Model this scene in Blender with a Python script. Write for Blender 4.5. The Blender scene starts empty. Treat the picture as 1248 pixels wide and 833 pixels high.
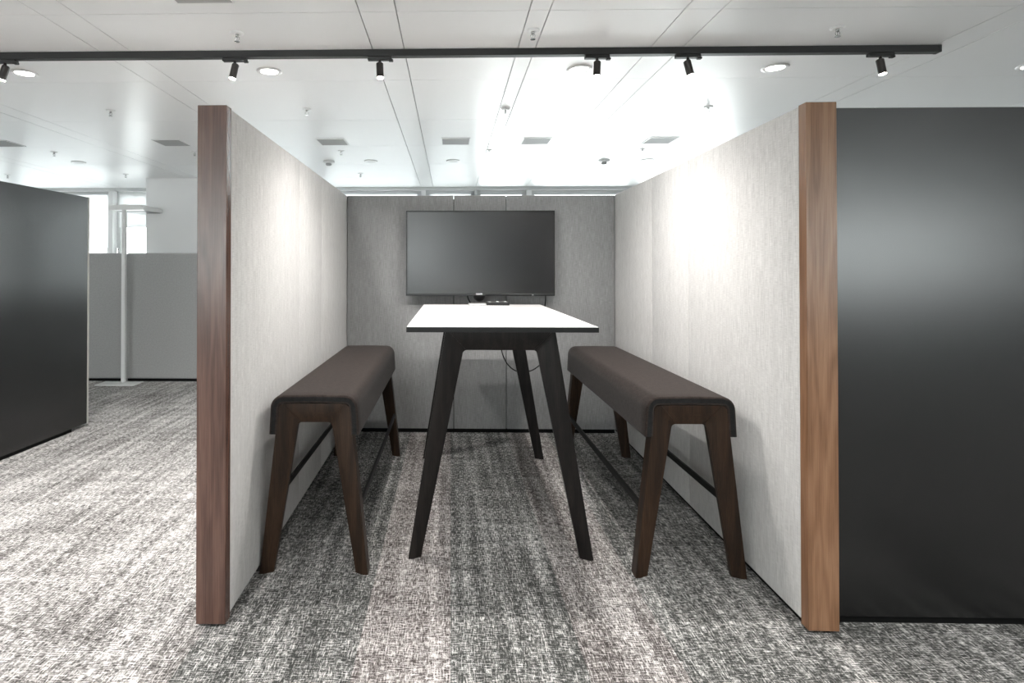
import bpy, bmesh, math, random
from mathutils import Vector, Matrix
random.seed(7)
C = bpy.context.scene.collection
R = math.radians

# ------------------------------------------------------------------ render look
sc = bpy.context.scene
sc.view_settings.view_transform = 'Standard'
sc.view_settings.look = 'None'
sc.view_settings.gamma = 1
sc.view_settings.use_curve_mapping = False
sc.view_settings.exposure = 1.0

# ------------------------------------------------------------------ materials
def newmat(name):
    m = bpy.data.materials.new(name); m.use_nodes = True
    nt = m.node_tree
    return m, nt, nt.nodes['Principled BSDF']

def plain(name, col, rough=.5, metal=0.0, spec=.5, ior=None, coat=0.0):
    m, nt, b = newmat(name)
    n = nt.nodes.new('ShaderNodeTexNoise'); n.inputs['Scale'].default_value = 6
    tc = nt.nodes.new('ShaderNodeTexCoord')
    nt.links.new(tc.outputs['Object'], n.inputs['Vector'])
    r = nt.nodes.new('ShaderNodeMapRange')
    r.inputs['To Min'].default_value = rough*.99; r.inputs['To Max'].default_value = min(1, rough*1.01)
    nt.links.new(n.outputs[0], r.inputs['Value']); nt.links.new(r.outputs[0], b.inputs['Roughness'])
    b.inputs['Base Color'].default_value = (*col, 1)
    b.inputs['Metallic'].default_value = metal
    b.inputs['Specular IOR Level'].default_value = spec
    if ior: b.inputs['IOR'].default_value = ior
    if coat: b.inputs['Coat Weight'].default_value = coat
    return m

def emit(name, col, s):
    m, nt, b = newmat(name)
    b.inputs['Base Color'].default_value = (.8, .8, .8, 1)
    b.inputs['Emission Color'].default_value = (*col, 1)
    b.inputs['Emission Strength'].default_value = s
    return m

def noise(nt, vec, scale, sx=1, sy=1, sz=1, detail=2, rough=.5):
    mp = nt.nodes.new('ShaderNodeMapping'); mp.inputs['Scale'].default_value = (sx, sy, sz)
    nt.links.new(vec, mp.inputs['Vector'])
    n = nt.nodes.new('ShaderNodeTexNoise'); n.inputs['Scale'].default_value = scale
    n.inputs['Detail'].default_value = detail; n.inputs['Roughness'].default_value = rough
    nt.links.new(mp.outputs[0], n.inputs['Vector'])
    return n.outputs[0]

def math_(nt, op, a, b=None, c=None):
    n = nt.nodes.new('ShaderNodeMath'); n.operation = op
    for i, v in enumerate((a, b, c)):
        if v is None: continue
        if isinstance(v, (int, float)): n.inputs[i].default_value = v
        else: nt.links.new(v, n.inputs[i])
    return n.outputs[0]

def ramp(nt, fac, stops, interp='LINEAR'):
    n = nt.nodes.new('ShaderNodeValToRGB'); n.color_ramp.interpolation = interp
    els = n.color_ramp.elements
    while len(els) < len(stops): els.new(.5)
    for e, (p, c) in zip(els, stops):
        e.position = p; e.color = (*c, 1) if len(c) == 3 else c
    nt.links.new(fac, n.inputs[0]); return n.outputs['Color']

def bump(nt, b, h, strength, dist):
    n = nt.nodes.new('ShaderNodeBump'); n.inputs['Strength'].default_value = strength
    n.inputs['Distance'].default_value = dist
    nt.links.new(h, n.inputs['Height']); nt.links.new(n.outputs[0], b.inputs['Normal'])

def linen(name, dark, light, contrast=1.0):
    m, nt, b = newmat(name)
    v = nt.nodes.new('ShaderNodeTexCoord').outputs['Object']
    a = noise(nt, v, 1, 260, 260, 14, 2, .6)        # upright slubs
    c = noise(nt, v, 1, 30, 30, 420, 1)             # cross threads
    d = noise(nt, v, 1, 28, 28, 3, 2)
    s = math_(nt, 'ADD', math_(nt, 'MULTIPLY', a, .55), math_(nt, 'MULTIPLY', c, .30))
    s = math_(nt, 'ADD', s, math_(nt, 'MULTIPLY', d, .15))
    w = .16/contrast
    nt.links.new(ramp(nt, s, [(.5-w, dark), (.5+w, light)]), b.inputs['Base Color'])
    b.inputs['Roughness'].default_value = .9; b.inputs['Specular IOR Level'].default_value = .25
    b.inputs['Sheen Weight'].default_value = .15
    bump(nt, b, s, .25, .002)
    return m

def felt(name, dark, light):
    m, nt, b = newmat(name)
    v = nt.nodes.new('ShaderNodeTexCoord').outputs['Object']
    a = noise(nt, v, 260, detail=3, rough=.7); c = noise(nt, v, 60, detail=2)
    s = math_(nt, 'ADD', math_(nt, 'MULTIPLY', a, .7), math_(nt, 'MULTIPLY', c, .3))
    nt.links.new(ramp(nt, s, [(.36, dark), (.64, light)]), b.inputs['Base Color'])
    b.inputs['Roughness'].default_value = .95; b.inputs['Specular IOR Level'].default_value = .15
    b.inputs['Sheen Weight'].default_value = .08
    bump(nt, b, s, .4, .002)
    return m

def wood(name, dark, mid, light, rough=.35, seed=0., spec=.5):
    m, nt, b = newmat(name)
    tc = nt.nodes.new('ShaderNodeTexCoord')
    mp0 = nt.nodes.new('ShaderNodeMapping'); mp0.inputs['Location'].default_value = (seed, seed*.7, seed*1.3)
    nt.links.new(tc.outputs['Object'], mp0.inputs['Vector']); v = mp0.outputs[0]
    w = noise(nt, v, 1, 9, 9, .9, 3)
    g = noise(nt, v, 1, 320, 320, 6, 3, .65)
    wave = math_(nt, 'MULTIPLY', w, 14.0)
    wave = math_(nt, 'ADD', math_(nt, 'MULTIPLY', math_(nt, 'SINE', math_(nt, 'MULTIPLY', wave, 3.2)), .5), .5)
    s = math_(nt, 'ADD', math_(nt, 'MULTIPLY', g, .65), math_(nt, 'MULTIPLY', wave, .18))
    s = math_(nt, 'ADD', s, math_(nt, 'MULTIPLY', noise(nt, v, 1, 22, 22, .6, 2), .25))
    nt.links.new(ramp(nt, s, [(.32, dark), (.54, mid), (.78, light)]), b.inputs['Base Color'])
    b.inputs['Roughness'].default_value = rough; b.inputs['Specular IOR Level'].default_value = spec
    bump(nt, b, g, .12, .001)
    return m

def carpet():
    m, nt, b = newmat('woven carpet')
    v = nt.nodes.new('ShaderNodeTexCoord').outputs['Object']
    sep = nt.nodes.new('ShaderNodeSeparateXYZ'); nt.links.new(v, sep.inputs[0])
    X = sep.outputs[0]
    a = noise(nt, v, 1, 205, 30, 1, 2, .55)         # threads running away from the camera
    c = noise(nt, v, 1, 38, 185, 1, 2, .55)         # cross threads
    e = noise(nt, v, 1, 260, 200, 1, 1)             # loops
    p = noise(nt, v, 1, 22, 1.3, 1, 2)              # long faint streaks
    q = noise(nt, v, 1, 1.8, 16, 1, 2)
    l = noise(nt, v, 1, 1.3, 1.0, 1, 2)             # wide patches
    s = math_(nt, 'ADD', math_(nt, 'MULTIPLY', math_(nt, 'MAXIMUM', a, c), 1.25), math_(nt, 'MULTIPLY', math_(nt, 'MINIMUM', a, c), .45))
    s = math_(nt, 'ADD', s, math_(nt, 'MULTIPLY', e, .46))
    s = math_(nt, 'ADD', s, math_(nt, 'MULTIPLY', p, .40))
    s = math_(nt, 'ADD', s, math_(nt, 'MULTIPLY', q, .22))
    s = math_(nt, 'ADD', s, math_(nt, 'MULTIPLY', l, .24))
    s = math_(nt, 'SUBTRACT', s, 1.075)
    # strips of tile with their own tone
    fx = math_(nt, 'DIVIDE', math_(nt, 'ADD', X, 8.0), 16.0)
    P = lambda x: (x+8)/16
    tone = ramp(nt, fx, [(0, (.56,)*3), (P(-2.2), (.55,)*3), (P(-.9), (.47,)*3), (P(-.345), (.52,)*3),
                         (P(0.0), (.465,)*3), (P(.385), (.52,)*3), (P(.73), (.47,)*3), (P(1.3), (.47,)*3),
                         (P(1.5), (.47,)*3)], 'CONSTANT')
    s = math_(nt, 'ADD', s, math_(nt, 'SUBTRACT', tone, .5))
    grey = ramp(nt, s, [(.30, (.050, .052, .049)), (.46, (.19, .19, .183)), (.60, (.50, .49, .475)), (.78, (.92, .90, .885))])
    pink = ramp(nt, s, [(.30, (.070, .060, .057)), (.46, (.235, .212, .204)), (.60, (.53, .50, .485)), (.78, (.87, .84, .82))])
    K = (1, 1, 1); Z = (0, 0, 0)
    tint = ramp(nt, fx, [(0, (.5,)*3), (P(-.9), Z), (P(-.345), K), (P(0.0), Z), (P(.385), (.8,)*3), (P(.73), Z), (P(6), Z)], 'CONSTANT')
    mx = nt.nodes.new('ShaderNodeMix'); mx.data_type = 'RGBA'
    nt.links.new(tint, mx.inputs[0]); nt.links.new(grey, mx.inputs[6]); nt.links.new(pink, mx.inputs[7])
    nt.links.new(mx.outputs[2], b.inputs['Base Color'])
    b.inputs['Roughness'].default_value = 1; b.inputs['Specular IOR Level'].default_value = .05
    bump(nt, b, s, .6, .004)
    return m

def glass():
    m = bpy.data.materials.new('window glass'); m.use_nodes = True
    nt = m.node_tree; nt.nodes.clear()
    o = nt.nodes.new('ShaderNodeOutputMaterial'); t = nt.nodes.new('ShaderNodeBsdfTransparent')
    g = nt.nodes.new('ShaderNodeBsdfGlossy'); g.inputs['Roughness'].default_value = .02
    t.inputs[0].default_value = (.94, .97, .96, 1)
    f = nt.nodes.new('ShaderNodeFresnel'); f.inputs[0].default_value = 1.45
    mx = nt.nodes.new('ShaderNodeMixShader')
    nt.links.new(f.outputs[0], mx.inputs[0]); nt.links.new(t.outputs[0], mx.inputs[1])
    nt.links.new(g.outputs[0], mx.inputs[2]); nt.links.new(mx.outputs[0], o.inputs[0])
    return m

def blind_mat(name, k):
    m, nt, b = newmat(name)
    b.inputs['Base Color'].default_value = (.80, .80, .80, 1); b.inputs['Roughness'].default_value = .9
    b.inputs['Transmission Weight'].default_value = 0
    tr = nt.nodes.new('ShaderNodeBsdfTranslucent'); tr.inputs[0].default_value = (.70, .705, .71, 1)
    mx = nt.nodes.new('ShaderNodeMixShader'); mx.inputs[0].default_value = k
    o = nt.nodes['Material Output']
    nt.links.new(b.outputs[0], mx.inputs[1]); nt.links.new(tr.outputs[0], mx.inputs[2]); nt.links.new(mx.outputs[0], o.inputs[0])
    return m

M = {}
M['carpet'] = carpet()
M['linen'] = linen('light linen', (.48, .47, .46), (.74, .73, .715))
M['linen_grey'] = linen('grey linen', (.22, .22, .22), (.38, .38, .38), 1.0)
M['felt_grey'] = felt('grey felt', (.34, .34, .335), (.46, .46, .455))
M['seat'] = felt('brown wool', (.016, .011, .0095), (.052, .039, .034))
M['seat_end_shade'] = felt('brown wool end shade', (.009, .009, .009), (.024, .024, .024))  # seat ends are the same wool; their shade is painted in
M['walnut_left'] = wood('walnut shade tone', (.060, .030, .022), (.105, .055, .042), (.155, .088, .068), .26, 3.)  # same walnut on both edges; dimmer light and veneer variation painted in here
M['walnut_right'] = wood('walnut lit tone', (.15, .072, .034), (.235, .122, .066), (.32, .18, .105), .30, 11.)  # lighter copy of that walnut, brighter light painted into the tone
M['walnut_leg'] = wood('walnut leg', (.010, .006, .004), (.026, .014, .008), (.052, .028, .016), .40, 5., .25)
M['walnut_side'] = wood('walnut side', (.07, .03, .02), (.12, .055, .035), (.16, .08, .05), .4, 7.)
M['stained'] = wood('black stained wood', (.004, .003, .0028), (.009, .007, .0064), (.018, .014, .012), .42, 9., .25)
M['black_panel'] = plain('black lacquered board', (.003, .003, .0032), .25, 0, .5, 1.70)
M['edge_trim'] = plain('pale edge', (.42, .40, .38), .5)
M['plinth'] = plain('black plinth', (.003, .003, .003), .7, 0, .15)
M['ceiling'] = plain('white coated metal', (.86, .86, .86), .36, 0, .5, 1.5)
M['gap'] = plain('dark gap', (.05, .05, .05), .9)
M['wall'] = plain('wall paint', (.80, .80, .80), .8)
M['wall_dark'] = plain('wall below windows', (.30, .30, .30), .8)
M['frame'] = plain('window frame', (.55, .56, .56), .45)
M['reveal'] = plain('window reveal', (.26, .26, .26), .6)
M['glass'] = glass(); M['blind'] = blind_mat('roller blind cloth', .45); M['added_sheer'] = blind_mat('sheer roller blind cloth', 1.0)
M['added_dark_blind'] = plain('added dark blind', (.12, .12, .12), .9)
M['table_top'] = plain('white laminate', (.64, .635, .625), .5, 0, .3)
M['table_edge'] = plain('black table edge', (.012, .012, .012), .5, 0, .3)
M['black_metal'] = plain('black metal', (.004, .004, .004), .5, 0, .25)
M['track'] = plain('track black', (.006, .006, .006), .5)
M['spot_body'] = plain('spot body', (.020, .016, .014), .35)
M['screen'] = plain('tv screen', (.004, .004, .005), .26, 0, .5, 1.68)
M['bezel'] = plain('tv bezel', (.008, .008, .008), .3)
M['white_metal'] = plain('white metal', (.82, .82, .81), .4)
M['trim_white'] = plain('white trim', (.80, .80, .80), .35)
M['reflector'] = plain('lamp reflector off', (.60, .60, .60), .3)
M['chrome'] = plain('chrome', (.6, .6, .6), .18, 1.0)
M['vent'] = plain('vent mesh', (.36, .36, .36), .7)
M['lamp'] = emit('downlight glow', (1, .97, .92), 9)
M['spotlens'] = emit('spot lens glow', (1, .93, .84), 45)
M['silver'] = plain('silver', (.55, .55, .56), .3, .7)

# ------------------------------------------------------------------ mesh helpers
def add_box(bm, x0, x1, y0, y1, z0, z1, bev=0, seg=2, mat=0):
    vs = [bm.verts.new((x, y, z)) for x in (x0, x1) for y in (y0, y1) for z in (z0, z1)]
    fs = []
    for f in ((0, 1, 3, 2), (4, 6, 7, 5), (0, 4, 5, 1), (2, 3, 7, 6), (0, 2, 6, 4), (1, 5, 7, 3)):
        fc = bm.faces.new([vs[i] for i in f]); fc.material_index = mat; fs.append(fc)
    if bev:
        es = list({e for f in fs for e in f.edges})
        bmesh.ops.bevel(bm, geom=es, offset=bev, segments=seg, affect='EDGES', profile=.5)
    return bm

def box(*a, **k):
    return add_box(bmesh.new(), *a, **k)

def add_cyl(bm, p0, p1, r0, r1=None, n=20, caps=True, mat=0):
    p0 = Vector(p0); p1 = Vector(p1); r1 = r0 if r1 is None else r1
    d = (p1-p0).normalized(); u = d.orthogonal().normalized(); w = d.cross(u)
    A = []; B = []
    for i in range(n):
        t = 2*math.pi*i/n; o = u*math.cos(t)+w*math.sin(t)
        A.append(bm.verts.new(p0+o*r0)); B.append(bm.verts.new(p1+o*r1))
    for i in range(n):
        f = bm.faces.new((A[i], A[(i+1) % n], B[(i+1) % n], B[i])); f.material_index = mat; f.smooth = True
    if caps:
        bm.faces.new(A[::-1]).material_index = mat; bm.faces.new(B).material_index = mat
    return bm

def add_lathe(bm, prof, cx=0, cy=0, cz=0, n=28, mat=0):
    rings = []
    for r, z in prof:
        rings.append([bm.verts.new((cx+r*math.cos(2*math.pi*i/n), cy+r*math.sin(2*math.pi*i/n), cz+z)) for i in range(n)])
    for a, b in zip(rings, rings[1:]):
        for i in range(n):
            f = bm.faces.new((a[i], a[(i+1) % n], b[(i+1) % n], b[i])); f.smooth = True; f.material_index = mat
    for ring in (rings[0], rings[-1]):
        try: bm.faces.new(ring).material_index = mat
        except ValueError: pass
    return bm

def add_tube(bm, pts, r, n=8):
    pts = [Vector(p) for p in pts]; rings = []
    ref = Vector((0.13, .2, 1)).normalized()
    for i, p in enumerate(pts):
        d = (pts[min(i+1, len(pts)-1)]-pts[max(i-1, 0)]).normalized()
        u = d.cross(ref)
        if u.length < .05: u = d.cross(Vector((1, 0, 0)))
        u.normalize(); w = d.cross(u)
        rings.append([bm.verts.new(p+(u*math.cos(2*math.pi*k/n)+w*math.sin(2*math.pi*k/n))*r) for k in range(n)])
    for a, b in zip(rings, rings[1:]):
        for k in range(n):
            f = bm.faces.new((a[k], a[(k+1) % n], b[(k+1) % n], b[k])); f.smooth = True
    bm.faces.new(rings[0][::-1]); bm.faces.new(rings[-1])
    return bm

def spline(ctrl, n=10):
    c = [Vector(p) for p in ctrl]; c = [c[0]*2-c[1]]+c+[c[-1]*2-c[-2]]; out = []
    for i in range(1, len(c)-2):
        for k in range(n):
            t = k/n
            out.append(.5*((2*c[i])+(c[i+1]-c[i-1])*t+(2*c[i-1]-5*c[i]+4*c[i+1]-c[i+2])*t*t+(3*c[i]-c[i-1]-3*c[i+1]+c[i+2])*t**3))
    out.append(c[-2]); return out

def obj(name, bm, m, parent=None, smooth=None):
    bmesh.ops.recalc_face_normals(bm, faces=bm.faces)
    me = bpy.data.meshes.new(name); bm.to_mesh(me); bm.free()
    for x in (m if isinstance(m, (list, tuple)) else [m]): me.materials.append(x)
    o = bpy.data.objects.new(name, me); C.objects.link(o)
    if smooth:
        me.polygons.foreach_set('use_smooth', [True]*len(me.polygons)); me.set_sharp_from_angle(angle=R(smooth))
    if parent: o.parent = parent
    return o

def tag(o, label, cat, group=None, kind=None):
    if label: o['label'] = label
    if cat: o['category'] = cat
    if group: o['group'] = group
    if kind: o['kind'] = kind
    return o

def thing(name, loc, label, cat, group=None, rz=0):
    o = bpy.data.objects.new(name, None); C.objects.link(o); o.empty_display_size = .1
    o.location = loc; o.rotation_euler.z = rz
    return tag(o, label, cat, group)

def struct(name, bm, m, parent=None, smooth=None):
    o = obj(name, bm, m, parent, smooth); o['kind'] = 'structure'
    return o

def copy_tree(o, parent=None):
    c = o.copy(); C.objects.link(c)
    if parent:
        c.parent = parent
    for ch in list(o.children): copy_tree(ch, c)
    return c

# ------------------------------------------------------------------ room shell
XL, XR, YB, YF, H = -9.5, 12.5, -6.0, 7.55, 2.37
o = struct('floor', box(XL-.2, XR+.2, YB-.2, YF+.2, -.08, 0), M['carpet'])
tag(o, 'grey woven carpet floor with pale pinkish strips', 'floor')

# ceiling: metal tiles hung with fine joints, narrow strips between the bays
bm = bmesh.new()
add_box(bm, XL-.2, XR+.2, YB-.2, YF+.2, H+.02, H+.14, mat=1)
def tile(x0, x1, y0, y1, sag):
    n = 8
    rows = []
    for i in range(n+1):
        t = i/n; y = y0+(y1-y0)*t; z = H-sag*(1-(2*t-1)**2)*.5
        rows.append((bm.verts.new((x0, y, z)), bm.verts.new((x1, y, z))))
    for a, b in zip(rows, rows[1:]):
        f = bm.faces.new((a[0], b[0], b[1], a[1])); f.smooth = True
    # turned-up edges, not sharing points with the face so that it shades flat
    q = [(x0, y0), (x1, y0), (x1, y1), (x0, y1)]
    for i in range(4):
        (ax, ay), (bx_, by) = q[i], q[(i+1) % 4]
        bm.faces.new([bm.verts.new(p) for p in ((ax, ay, H), (bx_, by, H), (bx_, by, H+.018), (ax, ay, H+.018))])
ys = [2.41+.872*k for k in range(-10, 7)]; ys = [YB-.1]+[y for y in ys if YB < y < YF-.1]+[YF+.1]
cent = [-.306+1.363*k for k in range(-7, 11)]
g = .0022
ends = []
for c in cent:
    ends.append((c-.078, c+.078))
edges = [XL-.1]+[v for p in ends for v in p]+[XR+.1]
segs = []
for i in range(len(edges)-1):
    a, b = edges[i], edges[i+1]
    if b <= XL or a >= XR: continue
    segs.append((max(a, XL-.1), min(b, XR+.1), i % 2 == 1))
for a, b, strip in segs:
    if strip:
        for j in range(0, len(ys)-1):
            tile(a+g, b-g, ys[j]+g*.5, ys[j+1]-g*.5, .0004)
    elif a < .374 < b:
        for j in range(len(ys)-1):
            tile(a+g, .331-g, ys[j]+g*.7, ys[j+1]-g*.7, .0008)
            tile(.331+g, .417-g, ys[j]+g*.5, ys[j+1]-g*.5, .0004)
            tile(.417+g, b-g, ys[j]+g*.7, ys[j+1]-g*.7, .0008)
    else:
        for j in range(len(ys)-1):
            tile(a+g, b-g, ys[j]+g*.7, ys[j+1]-g*.7, .0008)
me = bpy.data.meshes.new('ceiling')
bm.to_mesh(me); bm.free()
me.materials.append(M['ceiling']); me.materials.append(M['gap'])
o = bpy.data.objects.new('ceiling', me); C.objects.link(o); o['kind'] = 'structure'
tag(o, 'white metal panel ceiling with narrow strips', 'ceiling')

# walls with window bands
SILL, HEAD = .90, 2.335
WX = [-.355+1.39*k for k in range(-7, 10)]               # mullion centres
WX = [x for x in WX if XL < x < XR]
def window_wall(name, y0, y1, sill, mlow):
    b_ = bmesh.new()
    add_box(b_, XL, XR, y0, y1, 0, sill, mat=1)
    add_box(b_, XL, XR, y0, y1, HEAD, H+.02)
    add_box(b_, XL, WX[0]-.03, y0, y1, sill, HEAD); add_box(b_, WX[-1]+.03, XR, y0, y1, sill, HEAD)
    for x in WX[1:-1]: add_box(b_, x-.03, x+.03, y0, y1, sill, HEAD)
    return struct(name, b_, [M['wall'], mlow])
window_wall('wall_far', YF, YF+.22, SILL, M['wall'])
window_wall('wall_near', YB-.22, YB, .9, M['wall_dark'])
struct('wall_left', box(XL-.2, XL, YB, YF, 0, H+.02), M['wall'])
struct('wall_right', box(XR, XR+.2, YB, YF, 0, H+.02), M['wall'])

nwin = 0
def window(x0, x1, yin, sgn, sill, blind, mid=False, handle=False, cloth='blind'):
    """window set in the wall; sgn=+1 when the outside lies towards +y"""
    global nwin
    nwin += 1
    yo = yin+sgn*.10
    y0, y1 = sorted((yo, yo+sgn*.06))
    b_ = bmesh.new(); w = .055
    add_box(b_, x0, x0+w, y0, y1, sill, HEAD, .004); add_box(b_, x1-w, x1, y0, y1, sill, HEAD, .004)
    add_box(b_, x0+w, x1-w, y0, y1, sill, sill+w, .004); add_box(b_, x0+w, x1-w, y0, y1, HEAD-w, HEAD, .004)
    if mid: add_box(b_, (x0+x1)/2-.022, (x0+x1)/2+.022, y0, y1, sill+w, HEAD-w, .004)
    wn = struct('window_%d' % nwin, b_, M['frame'])
    ym = (y0+y1)/2
    p = obj('pane', box(x0+w, x1-w, ym-.003, ym+.003, sill+w, HEAD-w), M['glass'], wn)
    if blind is not None:
        yb = yin+sgn*.075
        b2 = bmesh.new(); add_box(b2, x0+.045, x1-.012, min(yb, yb+sgn*.004), max(yb, yb+sgn*.004), blind, HEAD-.04)
        add_box(b2, x0+.045, x1-.012, yb-.007, yb+.007, blind-.02, blind, .003)
        obj('roller_blind', b2, M[cloth], wn)
    if handle:
        b3 = bmesh.new()
        for hx in (x0+.028, x1-.028):
            add_box(b3, hx-.012, hx+.012, yin+sgn*.085, yin+sgn*.10, 1.50, 1.58, .003)
            add_cyl(b3, (hx, yin+sgn*.09, 1.56), (hx, yin+sgn*.045, 1.56), .008, n=10)
            add_box(b3, hx-.008, hx+.008, yin+sgn*.035, yin+sgn*.05, 1.48, 1.57, .003)
        obj('handle', b3, M['chrome'], wn)
    return wn
for i in range(len(WX)-1):
    a, b = WX[i]+.03, WX[i+1]-.03
    bl = 1.87
    cl = 'blind'
    if b < -4.3: bl, cl = .96, 'added_sheer'  # sheer blinds added to tame the window brightness mirrored in the ceiling
    elif a > -3.3 and b < .0: bl, cl = .96, 'added_sheer'
    elif a > -.5: bl = None
    if -.5 < a < 0:                                     # this bay holds two narrow windows
        window(a, .320, YF, 1, SILL, .96, cloth='added_sheer'); window(.350, b, YF, 1, SILL, None)
        struct('trim_2', box(.320, .350, YF, YF+.2, SILL, HEAD), M['frame'])
    else:
        window(a, b, YF, 1, SILL, bl if b < 4.5 else .96, handle=(a < -3), cloth=cl)
for i in range(len(WX)-1):
    a, b = WX[i]+.03, WX[i+1]-.03
    window(a, b, YB, -1, .9, .95 if (a > -.5 and b < 5.6) else None, cloth='added_sheer' if a < .5 else 'added_dark_blind')  # closed blinds added on unseen windows to cut fill and shape television reflections
# grey reveals behind the header of the left windows and a column
struct('trim_1', box(XL, XR, YF-.012, YF, HEAD-.004, H), M['frame'])
struct('pillar', box(-3.62, -2.95, 6.75, YF, 0, H, .004), M['wall'])

# ------------------------------------------------------------------ booth screens
PH = 1.87
def screen_thing(name, loc, rz, label):
    return thing(name, loc, label, 'partition screen', None, rz)

TH = .10
def side_screen(xin0, y0, xin1, y1, sgn, seams, label, woodm):
    """inner face runs from (xin0,y0) to (xin1,y1); thickness goes to sgn*x"""
    ang = math.atan2(-(xin1-xin0), y1-y0); L = math.hypot(xin1-xin0, y1-y0)
    t = screen_thing('partition_screen', (xin0, y0, 0), ang, label)
    xa, xb = sorted((0, sgn*TH))
    cuts = [.03]+seams+[L]
    for a, b in zip(cuts, cuts[1:]):
        obj('fabric_panel', box(xa, xb, a+.0012, b-.0012, .028, PH, .004), M['linen'], t, 40)
    fr = bmesh.new()
    e = .006
    add_box(fr, min(-sgn*0, sgn*(TH+e)), max(0, sgn*(TH+e)), -.015, .030, .012, PH+.004, .0015)
    obj('wooden_edge', fr, woodm, t)
    obj('plinth', box(min(sgn*.02, sgn*(TH-.02)), max(sgn*.02, sgn*(TH-.02)), .01, L, 0, .028), M['plinth'], t)
    return t
side_screen(-.805, 2.062, -.823, 4.58, -1, [1.015, 1.565], 'pale linen side screen with walnut end edge, left of the booth', M['walnut_left'])
side_screen(1.257, 2.068, 1.294, 4.62, 1, [1.03, 1.61], 'pale linen side screen with walnut end edge, right of the booth', M['walnut_right'])

t = screen_thing('partition_screen', (.235, 4.53, 0), 0, 'dark grey linen back screen of the booth behind the television')
for a, b in ((-.819-.235, .026-.235), (.026-.235, .439-.235), (.439-.235, 1.289-.235)):
    obj('fabric_panel', box(a+.0025, b-.0025, 0, .09, .030, PH-.002, .004), M['linen_grey'], t, 40)
obj('plinth', box(-1.05, 1.05, .006, .08, 0, .030), M['plinth'], t)
obj('core', box(-1.04, 1.04, .03, .07, .03, PH-.03), M['plinth'], t)

t = screen_thing('partition_screen', (1.372, 2.115, 0), 0, 'glossy black screen running out of frame on the right')
obj('board', box(.002, 2.6, 0, .10, .028, PH, .002), M['black_panel'], t)
obj('plinth', box(.03, 2.58, .012, .088, 0, .028), M['plinth'], t)

ang = math.atan2(-(-2.969+3.005), 4.621-3.781)
t = screen_thing('partition_screen', (-2.969, 4.64, 0), ang, 'glossy black screen standing at the far left edge')
obj('board', box(-.10, 0, -2.1, 0, .028, 1.875, .002), M['black_panel'], t)
obj('edge_strip', box(-.102, .002, .001, .018, .02, 1.878, .001), M['edge_trim'], t)
obj('plinth', box(-.088, -.012, -2.08, -.16, 0, .028), M['plinth'], t)

# low desk dividers in the background
def low_divider(x0, x1, y, label):
    t = thing('low_divider', ((x0+x1)/2, y, 0), label, 'divider', 'low grey dividers')
    h = (x1-x0)/2
    obj('felt_panel', box(-h, h, 0, .06, .030, 1.475, .02, 3), M['felt_grey'], t, 40)
    obj('plinth', box(-h+.02, h-.02, .015, .045, 0, .030), M['plinth'], t)
low_divider(-5.1, -3.755, 6.53, 'grey felt low divider left of the white floor lamp')
low_divider(-3.735, -1.9, 6.53, 'grey felt low divider right of the white floor lamp')

# ------------------------------------------------------------------ benches and table
def ring_frame(stations, d, di, name, m, parent, y, x=0):
    """loft the six-sided section over stations (outer, mid, inner) in the xz plane"""
    bm = bmesh.new(); rings = []
    for O, Md, I in stations:
        rings.append([bm.verts.new((x+p[0], y+yy, p[1])) for p, yy in ((O, -d), (Md, -d), (I, -di), (I, di), (Md, d), (O, d))])
    for a, b in zip(rings, rings[1:]):
        for k in range(6): bm.faces.new((a[k], a[(k+1) % 6], b[(k+1) % 6], b[k]))
    bm.faces.new(rings[0]); bm.faces.new(rings[-1])
    bmesh.ops.recalc_face_normals(bm, faces=bm.faces)
    es = [e for e in bm.edges if len(e.link_faces) == 2 and e.calc_face_angle(0) > R(24) and abs(e.verts[0].co.z-e.verts[1].co.z)+abs(e.verts[0].co.x-e.verts[1].co.x) > .004]
    bmesh.ops.bevel(bm, geom=es, offset=.0022, segments=2, affect='EDGES', clamp_overlap=True)
    return obj(name, bm, m, parent, 35)

def arch(parent, y, foot_o, foot_i, top_o, top_z, open_hw, open_z, ro, ri, d, di, m, flare=0):
    """an arch: two splayed legs and the crossbar between them"""
    def mid(O, I, k=.36): return (O[0]+(I[0]-O[0])*k, O[1]+(I[1]-O[1])*k)
    st = []
    O0 = (foot_o, 0); I0 = (foot_i, 0)
    sl = (foot_o-top_o)/top_z; sli = (foot_i-open_hw)/open_z
    zs = top_z-ro; zi = open_z-ri
    for t in (0, .5, 1):
        O = (foot_o-sl*zs*t, zs*t); I = (foot_i-sli*zi*t, zi*t); st.append((O, I))
    xo = foot_o-sl*zs; xi = foot_i-sli*zi
    for k in range(1, 7):
        a = k/6*math.pi/2
        O = (xo-ro*(1-math.cos(a))-sl*ro*math.sin(a)*.6, zs+ro*math.sin(a))
        I = (xi-ri*(1-math.cos(a)), zi+ri*math.sin(a)); st.append((O, I))
    st3 = [(O, mid(O, I), I) for O, I in st]
    mir = [tuple((-p[0], p[1]) for p in s) for s in st3]
    ring_frame(st3, d, di, 'leg', m, parent, y); ring_frame(mir, d, di, 'leg', m, parent, y)
    ring_frame([mir[-1], st3[-1]], d, di, 'crossbar', m, parent, y)

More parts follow.
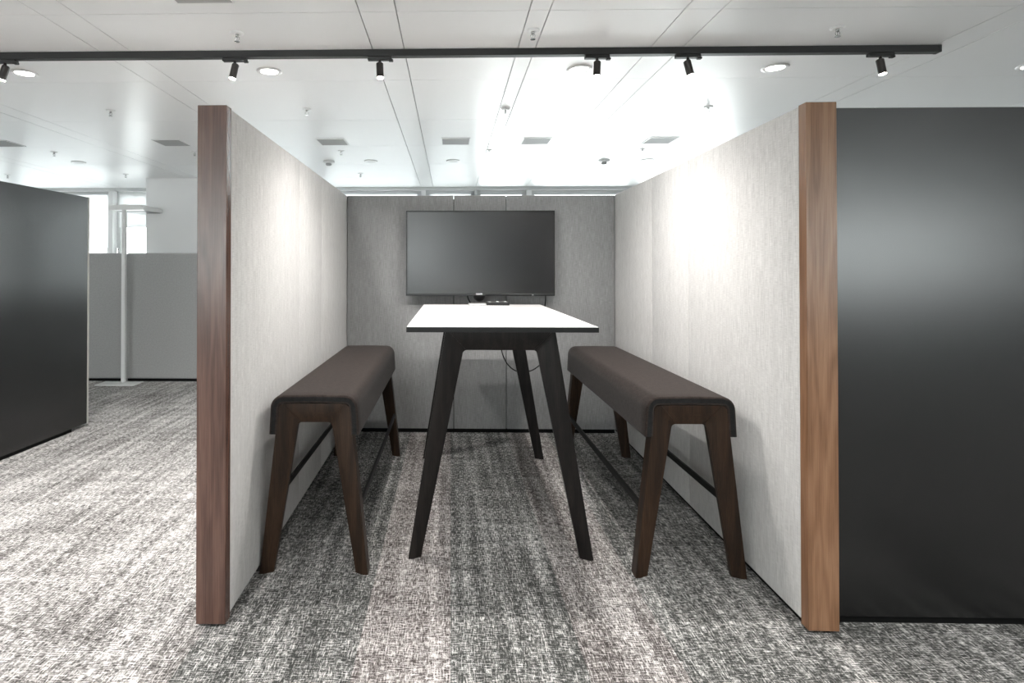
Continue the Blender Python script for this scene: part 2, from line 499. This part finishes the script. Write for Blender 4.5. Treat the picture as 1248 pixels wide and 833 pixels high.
def cushion_bm(hw, ztop, zbot, r, th, L, flare):
    def prof(h, zt, rr, zb, fl):
        pts = [(h+fl, zb), (h+fl*.4, zb+(zt-rr-zb)*.6)]
        for k in range(0, 9):
            a = k/8*math.pi/2
            pts.append((h-rr+rr*math.cos(a), zt-rr+rr*math.sin(a)))
        pts.append((0, zt+.002))
        return pts+[(-x, z) for x, z in reversed(pts[:-1])]
    out = prof(hw, ztop, r, zbot, flare); inn = prof(hw-th, ztop-th, max(r-th, .012), zbot, flare)
    n = len(out); b_ = bmesh.new()
    loop = out+inn[::-1]
    e = .008
    def ring(y, s):
        vs = []
        for i, p in enumerate(loop):
            if s:
                q = inn[i] if i < n else out[2*n-1-i]
                dx, dz = q[0]-p[0], q[1]-p[1]; l = math.hypot(dx, dz) or 1
                p = (p[0]+dx/l*s, p[1]+dz/l*s)
            vs.append(b_.verts.new((p[0], y, p[1])))
        return vs
    ny = 24
    rings = [ring(-L/2, e), ring(-L/2+e*.4, e*.25), ring(-L/2+e, 0)]
    for k in range(1, ny): rings.append(ring(-L/2+e+(L-2*e)*k/ny, 0))
    rings += [ring(L/2-e, 0), ring(L/2-e*.4, e*.25), ring(L/2, e)]
    m2 = len(loop)
    for a, b in zip(rings, rings[1:]):
        for i in range(m2):
            b_.faces.new((a[i], a[(i+1) % m2], b[(i+1) % m2], b[i]))
    for rg in (rings[0], rings[-1]):
        for i in range(n-1):
            b_.faces.new((rg[i], rg[i+1], rg[m2-2-i], rg[m2-1-i])).material_index = 1
    return b_

def bench(loc, label):
    t = thing('bar_bench', loc, label, 'bench', 'bar benches in the booth')
    obj('seat', cushion_bm(.184, .752, .588, .055, .034, 1.60, .006), [M['seat'], M['seat_end_shade']], t, 50)
    for y in (-.765, .765):
        arch(t, y, .229, .174, .149, .717, .070, .634, .026, .018, .031, .012, M['walnut_leg'])
    for s in (-1, 1):
        obj('foot_rail', box(s*.190-.006, s*.190+.006, -.76, .76, .265, .295, .002), M['black_metal'], t)
    ob = box(-.10, .10, -.75, .75, .690, .714); obj('seat_board', ob, M['black_metal'], t)
    return t
b1 = bench((-.574, 3.205, 0), 'brown wool bar bench against the left linen screen')
b2 = copy_tree(b1); b2.location = (.997, 3.205, 0)
b2['label'] = 'brown wool bar bench against the right linen screen'

t = thing('high_table', (.221, 3.255, 0), 'white topped high table with black splayed legs, between the benches', 'table')
bm = box(-.410, .410, -.80, .80, 1.013, 1.035, .0008)
bm2 = box(-.4085, .4085, -.7985, .7985, 1.0345, 1.0362, .0006)
obj('table_top', bm2, M['table_top'], t)
obj('table_edge', bm, M['table_edge'], t)
for y in (-.675, .675):
    arch(t, y, .408, .352, .243, 1.012, .163, .922, .014, .020, .032, .013, M['stained'])
for s in (-1, 1):
    obj('rail', box(s*.13-.015, s*.13+.015, -.645, .645, .965, 1.012, .002), M['black_metal'], t)
tray = obj('cable_tray', box(-.10, .10, .15, .60, .925, .932), M['black_metal'], t)

# ------------------------------------------------------------------ television and cables
t = thing('television', (.229, 4.53, 1.081), 'black flat screen television hung on the dark grey back screen', 'television')
tv = t
w, h = .571, .655
yb = -.115
fr = bmesh.new()
bw = .011
for a in ((-w, w, h-bw, h), (-w, w, 0, bw+.006), (-w, -w+bw, bw, h-bw), (w-bw, w, bw, h-bw)):
    add_box(fr, a[0], a[1], yb, yb+.035, a[2], a[3], .002)
obj('bezel', fr, M['bezel'], t)
obj('screen', box(-w+bw-.001, w-bw+.001, yb+.003, yb+.02, bw+.005, h-bw+.001), M['screen'], t)
obj('back_cover', box(-w+.06, w-.06, yb+.03, yb+.065, .05, h-.05, .012), M['bezel'], t)
obj('wall_bracket', box(-.2, .2, yb+.06, -.001, .2, .45, .003), M['black_metal'], t)
obj('logo_plate', box(.395, .408, yb-.002, yb+.001, .003, .010, .0006), M['silver'], t)

# hemispherical web camera hanging at the lower edge of the television
bm = bmesh.new()
prof = [(.001, -.048)]+[(.046*math.sin(R(a)), -.046*math.cos(R(a))) for a in range(10, 91, 10)]+[(.046, .006), (.001, .007)]
add_lathe(bm, prof)
wc = obj('camera_dome', bm, M['bezel'])
wcr = thing('conference_camera', (.218, 4.366, 1.084), 'small black dome camera under the lower edge of the television', 'camera')
wc.parent = wcr
obj('bracket', box(-.024, .024, -.030, .0475, .0075, .018, .003), M['silver'], wcr)

# connection box on the table's far end
t = thing('connection_box', (.36, 3.98, 1.0362), 'small silver and black connection box at far end of white table', 'connector box')
obj('lid', box(-.235, -.115, -.04, .02, 0, .014, .003), M['silver'], t)
bb = bmesh.new(); add_box(bb, -.113, .045, -.03, .04, 0, .022, .003); obj('socket_block', bb, M['bezel'], t)
bb = bmesh.new()
for k in range(3): obj('button', box(-.10+.055*k, -.08+.055*k, -.02, .01, .0205, .026, .002), M['silver'], t)

def cable(ctrl, r, label, grp=None):
    bm = add_tube(bmesh.new(), spline(ctrl, 10), r)
    return tag(obj('cable', bm, M['black_metal']), label, 'cable', grp)
def tv_cable(ctrl, r):
    o = obj('power_cable', add_tube(bmesh.new(), [Vector(p)-Vector(tv.location) for p in spline(ctrl, 10)], r), M['black_metal'], tv)
tv_cable([(.135, 4.50, 1.115), (.137, 4.522, 1.06), (.165, 4.522, 1.00), (.18, 4.522, .90), (.19, 4.522, .76)], .0042)
tv_cable([(.745, 4.522, 1.10), (.745, 4.522, 1.04), (.735, 4.522, .97), (.70, 4.50, .86), (.62, 4.48, .80), (.60, 4.50, .95)], .0042)
cable([(.42, 3.99, .925), (.375, 4.10, .82), (.372, 4.20, .70), (.42, 4.26, .585), (.50, 4.28, .525), (.60, 4.27, .535), (.68, 4.25, .60), (.73, 4.25, .66)], .0042, 'thin black cable looping down under the high table')

# ------------------------------------------------------------------ floor lamp
t = thing('floor_lamp', (-3.69, 6.42, 0), 'white office floor lamp with flat head in front of the low dividers', 'floor lamp')
bb = bmesh.new(); add_box(bb, -.235, .205, -.16, .045, 0, .012, .004); obj('base', bb, M['white_metal'], t)
obj('pole', box(-.021, .021, -.02, .02, .012, 2.025, .004), M['white_metal'], t)
bb = bmesh.new()
v = [(-.165, -.03, 1.955), (.225, -.03, 1.955), (.300, .52, 1.957), (-.075, .52, 1.957), (-.165, -.03, 2.015), (.225, -.03, 2.015), (.300, .52, 1.985), (-.075, .52, 1.985)]
vs = [bb.verts.new(p) for p in v]
for f in ((0, 3, 2, 1), (4, 5, 6, 7), (0, 1, 5, 4), (1, 2, 6, 5), (2, 3, 7, 6), (3, 0, 4, 7)): bb.faces.new([vs[i] for i in f])
bmesh.ops.bevel(bb, geom=list(bb.edges), offset=.004, segments=2, affect='EDGES')
obj('lamp_head', bb, M['white_metal'], t)
bb = bmesh.new()
vs = [bb.verts.new(p) for p in [(-.115, .06, 1.9545), (.20, .06, 1.9545), (.265, .49, 1.9555), (-.06, .49, 1.9555), (-.115, .06, 1.950), (.20, .06, 1.950), (.265, .49, 1.951), (-.06, .49, 1.951)]]
for f in ((0, 3, 2, 1), (4, 5, 6, 7), (0, 1, 5, 4), (1, 2, 6, 5), (2, 3, 7, 6), (3, 0, 4, 7)): bb.faces.new([vs[i] for i in f])
obj('diffuser', bb, M['vent'], t)

# ------------------------------------------------------------------ ceiling fittings
tr = thing('light_track', (0, 2.835, H), 'long black ceiling track carrying the spotlights', 'light track')
bb = bmesh.new()
add_box(bb, -4.4, 2.36, -.018, .018, -.034, 0, .0015)
obj('rail', bb, M['track'], tr)
obj('end_cap', box(2.36, 2.375, -.019, .019, -.035, 0, .002), M['track'], tr)

def aim(o, d):
    o.rotation_mode = 'QUATERNION'; o.rotation_quaternion = Vector(d).to_track_quat('-Z', 'Y')

SPOT_W = 42.0
def spotlight(x, lean, back, label, power=1.0, cone=160):
    t = thing('track_spotlight', (x, 2.835, H-.034), label, 'spotlight', 'spotlights on the black track')
    bb = bmesh.new()
    add_box(bb, -.060, .060, -.015, .015, -.016, 0, .003)
    add_box(bb, .045, .066, -.010, .010, -.022, -.012, .002)
    obj('adapter', bb, M['track'], t)
    d = Vector((lean, back, -1)).normalized()
    top = Vector((lean*-.01, .0, -.040))
    bb = bmesh.new()
    add_cyl(bb, (0, 0, -.012), (0, 0, -.050), .007, n=14)
    obj('stem', bb, M['spot_body'], t)
    bb = bmesh.new()
    p0 = top-d*.012; p1 = top+d*.062
    add_cyl(bb, p0, p0+d*.004, .013, .0175, n=28); add_cyl(bb, p0+d*.004, p1, .0175, n=28)
    obj('lamp_body', bb, M['spot_body'], t, 40)
    bb = bmesh.new(); add_cyl(bb, p1, p1+d*.003, .0150, n=28)
    obj('lens', bb, M['spotlens'], t)
    l = bpy.data.lights.new('spot_beam', 'SPOT'); l.energy = SPOT_W*power; l.color = (1, .965, .925)
    l.spot_size = R(cone); l.spot_blend = 1; l.shadow_soft_size = .014
    lo = bpy.data.objects.new('spot_beam', l); C.objects.link(lo); lo.parent = t
    lo.location = p1+d*.02; aim(lo, ((.30 if x < 0 else -.30) if -.5 < x < 1 else lean*.5, .10 if cone > 80 else -.2, -1))
    return t
for x, ln, lab in ((-2.24, -.3, 'black track spotlight at the left end of the picture'),
               (-1.075, -.22, 'lit black track spotlight above the left walnut edge'),
               (-.350, .04, 'lit black track spotlight left of the television, second from walnut edge'),
               (.722, -.06, 'lit black track spotlight close beside a bright recessed downlight'),
               (1.165, .24, 'black track spotlight leaning right, above the right linen screen'),
               (2.095, .16, 'lit black track spotlight nearest the right end of the track')):
    spotlight(x, ln, -.05, lab, *((.008, 64) if 1 < x < 1.5 else (.85, 150)))

def disc_at(name, x, y, label, cat, grp):
    return thing(name, (x, y, H), label, cat, grp)
def downlight(x, y, lit, label, grp, power=1.0, cone=110):
    t = disc_at('recessed_downlight', x, y, label, 'downlight', grp)
    bb = bmesh.new()
    add_lathe(bb, [(.044, -.002), (.050, -.008), (.066, -.007), (.068, -.002), (.066, 0), (.046, 0), (.044, -.002)])
    obj('trim_ring', bb, M['trim_white'], t)
    bb = bmesh.new(); add_cyl(bb, (0, 0, -.0045), (0, 0, -.003), .046, n=28)
    obj('diffuser', bb, M['lamp'] if lit else M['reflector'], t)
    if lit:
        l = bpy.data.lights.new('downlight_beam', 'SPOT'); l.energy = DOWN_W*power; l.color = (1, .985, .965)
        l.spot_size = R(cone); l.spot_blend = .8; l.shadow_soft_size = .045
        lo = bpy.data.objects.new('downlight_beam', l); C.objects.link(lo); lo.parent = t; lo.location = (0, 0, -.055)
        lo.rotation_euler = (0, 0, 0)
DOWN_W = 38.0
LB = ['lit recessed downlight beside the spotlight at the far left', 'lit recessed downlight above the left walnut edge and spotlight',
      'lit recessed downlight touching a track spotlight above the table', 'lit recessed downlight above the right linen screen',
      'lit recessed downlight at the right edge above the black screen']
for (x, p), lab in zip(((-2.352, 1), (-.991, 1), (.698, .4), (1.745, .8), (3.10, 1)), LB): downlight(x, 3.115, True, lab, 'lit recessed downlights', p, 150)
UL = ['unlit recessed downlight far back above the black left screen', 'unlit recessed downlight left of the television, far back',
      'unlit recessed downlight above the television, far back', 'unlit recessed downlight far back above the right linen screen']
for x, lab in zip((-3.757, -.795, .025, 1.948), UL): downlight(x, 5.72, False, lab, 'unlit recessed downlights')
for y in (.45, -2.2, -4.6):  # rows out of view, added to light the room and booth
    for x in (-5.0, -3.7, -2.35, -.99, .37, 1.74, 3.1, 4.46, 5.8):
        downlight(x, y, True, 'unseen recessed downlight added to light the room', 'unseen added downlights', 1.0 if y > 0 and -3 < x < 4 else 1, 140 if y > 0 else 110)

def sprinkler(x, y, label, sc_=1.0):
    t = disc_at('sprinkler', x, y, label, 'sprinkler', 'ceiling sprinklers')
    bb = bmesh.new(); add_lathe(bb, [(.030, 0), (.030, -.003), (.022, -.006), (.009, -.008), (.009, 0)])
    obj('escutcheon', bb, M['trim_white'], t)
    bb = bmesh.new()
    add_cyl(bb, (0, 0, -.006), (0, 0, -.018), .007, n=12)
    for s in (-1, 1): add_tube(bb, [(s*.005, 0, -.016), (s*.010, 0, -.024), (s*.008, 0, -.034), (0, 0, -.040)], .002, 6)
    add_cyl(bb, (0, 0, -.016), (0, 0, -.036), .0022, n=8)
    add_cyl(bb, (0, 0, -.040), (0, 0, -.042), .012, n=16)
    obj('nozzle', bb, M['chrome'], t)
def where(x):
    return ('far left' if x < -3 else 'left' if x < -1.5 else 'left of centre' if x < 0 else 'centre' if x < 1 else 'right')
rows = [(2.61, (-.98, .375, 1.74), 'nearest sprinklers, in front of the track'),
        (3.86, (-2.316, -.972, 1.719), 'second row of sprinklers, just behind the track'),
        (5.22, (-3.66, -2.349, -.999, .35, 1.735), 'third row of sprinklers, past the square vents'),
        (6.45, (-5.06, -3.692, -1.013), 'farthest row of sprinklers by the window wall')]
SP = {(0, 0): 'small white ceiling sprinkler in front of the track, above left walnut edge',
      (0, 1): 'small ceiling sprinkler in front of the track, between the two closely spaced ceiling joints',
      (0, 2): 'small white ceiling sprinkler in front of the track, above right linen screen',
      (1, 0): 'ceiling sprinkler behind the track, left of the left walnut edge',
      (1, 1): 'ceiling sprinkler behind the track, above the left linen screen',
      (1, 2): 'ceiling sprinkler behind the track, above the right linen screen',
      (2, 0): 'ceiling sprinkler above the black left screen, past the square vent',
      (2, 1): 'ceiling sprinkler just left of the left walnut edge, past the square vent',
      (2, 2): 'ceiling sprinkler past the square vent, above the top of the left linen screen',
      (2, 3): 'ceiling sprinkler over the television between two square vents',
      (2, 4): 'ceiling sprinkler past the square vent near the right linen screen',
      (3, 0): 'tiny far ceiling sprinkler at the left edge above the black screen',
      (3, 1): 'tiny far ceiling sprinkler above the white floor lamp',
      (3, 2): 'tiny far ceiling sprinkler by the windows, above the left end of the grey back screen'}
for i, (y, xs, _) in enumerate(rows):
    for j, x in enumerate(xs): sprinkler(x, y, SP[(i, j)])
# star shaped detector in the narrow centre strip
t = thing('alarm_sensor', (.370, 3.86, H), 'small four pointed sensor on the narrow centre ceiling strip', 'sensor')
bb = bmesh.new(); n = 16; top = []; low = []
for i in range(n):
    r_ = .034 if i % 4 == 0 else .018; a = 2*math.pi*i/n
    top.append(bb.verts.new((r_*math.cos(a), r_*math.sin(a), 0))); low.append(bb.verts.new((r_*.7*math.cos(a), r_*.7*math.sin(a), -.014)))
bb.faces.new(top); bb.faces.new(low[::-1])
for i in range(n): bb.faces.new((top[i], top[(i+1) % n], low[(i+1) % n], low[i]))
obj('housing', bb, M['reflector'], t)
bb = bmesh.new(); add_cyl(bb, (0, 0, -.014), (0, 0, -.042), .006, n=12); obj('probe', bb, M['silver'], t)

for x, lab in ((-1.219, 'white smoke detector above the left linen screen'), (1.523, 'white smoke detector above the right linen screen')):
    t = thing('smoke_detector', (x, 5.72, H), lab, 'smoke detector')
    bb = bmesh.new(); add_lathe(bb, [(.056, 0), (.056, -.014), (.046, -.020), (.026, -.022)]); obj('base', bb, M['trim_white'], t)
    bb = bmesh.new(); add_lathe(bb, [(.026, -.022), (.030, -.036), (.022, -.044), (.002, -.046)]); obj('sensing_chamber', bb, M['vent'], t)

VL = {(-3.85): 'square grey ceiling vent at the left edge above the black screen', (-2.38): 'square grey ceiling vent left of the left walnut edge',
      (-1.0): 'square grey ceiling vent above the left linen screen', (.045): 'square grey ceiling vent above the left half of the television',
      (.723): 'square grey ceiling vent above the right edge of the television', (1.76): 'square grey ceiling vent above the right linen screen'}
for x, y, lab in [(k, 4.85, l) for k, l in VL.items()]+[(-.995, 2.19, 'square grey ceiling vent cut by the top of the picture')]:
    t = thing('ceiling_vent', (x, y, H), lab, 'vent', 'square ceiling vents')
    bb = bmesh.new(); h_ = .118
    for a in ((-h_, h_, -h_, -h_+.006), (-h_, h_, h_-.006, h_), (-h_, -h_+.006, -h_+.006, h_-.006), (h_-.006, h_, -h_+.006, h_-.006)):
        add_box(bb, a[0], a[1], a[2], a[3], -.0065, 0)
    obj('frame', bb, M['trim_white'], t)
    obj('grille', box(-h_+.006, h_-.006, -h_+.006, h_-.006, -.0055, 0), M['vent'], t)

# ------------------------------------------------------------------ daylight
W = bpy.data.worlds.new('World'); sc.world = W; W.use_nodes = True
W.node_tree.nodes['Background'].inputs[0].default_value = (.97, .985, 1, 1)
W.node_tree.nodes['Background'].inputs[1].default_value = 6.8
def portal(x0, x1, y, z0, z1, face):
    l = bpy.data.lights.new('window_portal', 'AREA'); l.shape = 'RECTANGLE'; l.size = x1-x0; l.size_y = z1-z0
    l.cycles.is_portal = True
    lo = bpy.data.objects.new('window_portal', l); C.objects.link(lo)
    lo.location = ((x0+x1)/2, y, (z0+z1)/2); aim(lo, (0, face, 0))
portal(WX[0], WX[-1], YF+.20, SILL, HEAD, -1)
portal(WX[0], WX[-1], YB-.20, .9, HEAD, 1)

# ------------------------------------------------------------------ camera
cam = bpy.data.cameras.new('camera'); co = bpy.data.objects.new('camera', cam); C.objects.link(co)
F, CX, CY, PSI, T = 700., 534.3, 323.3, R(1.2), R(.48)
cam.sensor_width = 36; cam.sensor_fit = 'HORIZONTAL'; cam.lens = F/1248*36
cam.shift_x = (624-CX)/1248; cam.shift_y = -(416.5-CY)/1248
cam.clip_start = .05
co.location = (0, 0, 1.28); co.rotation_euler = (R(90)+T, 0, PSI)
sc.camera = co
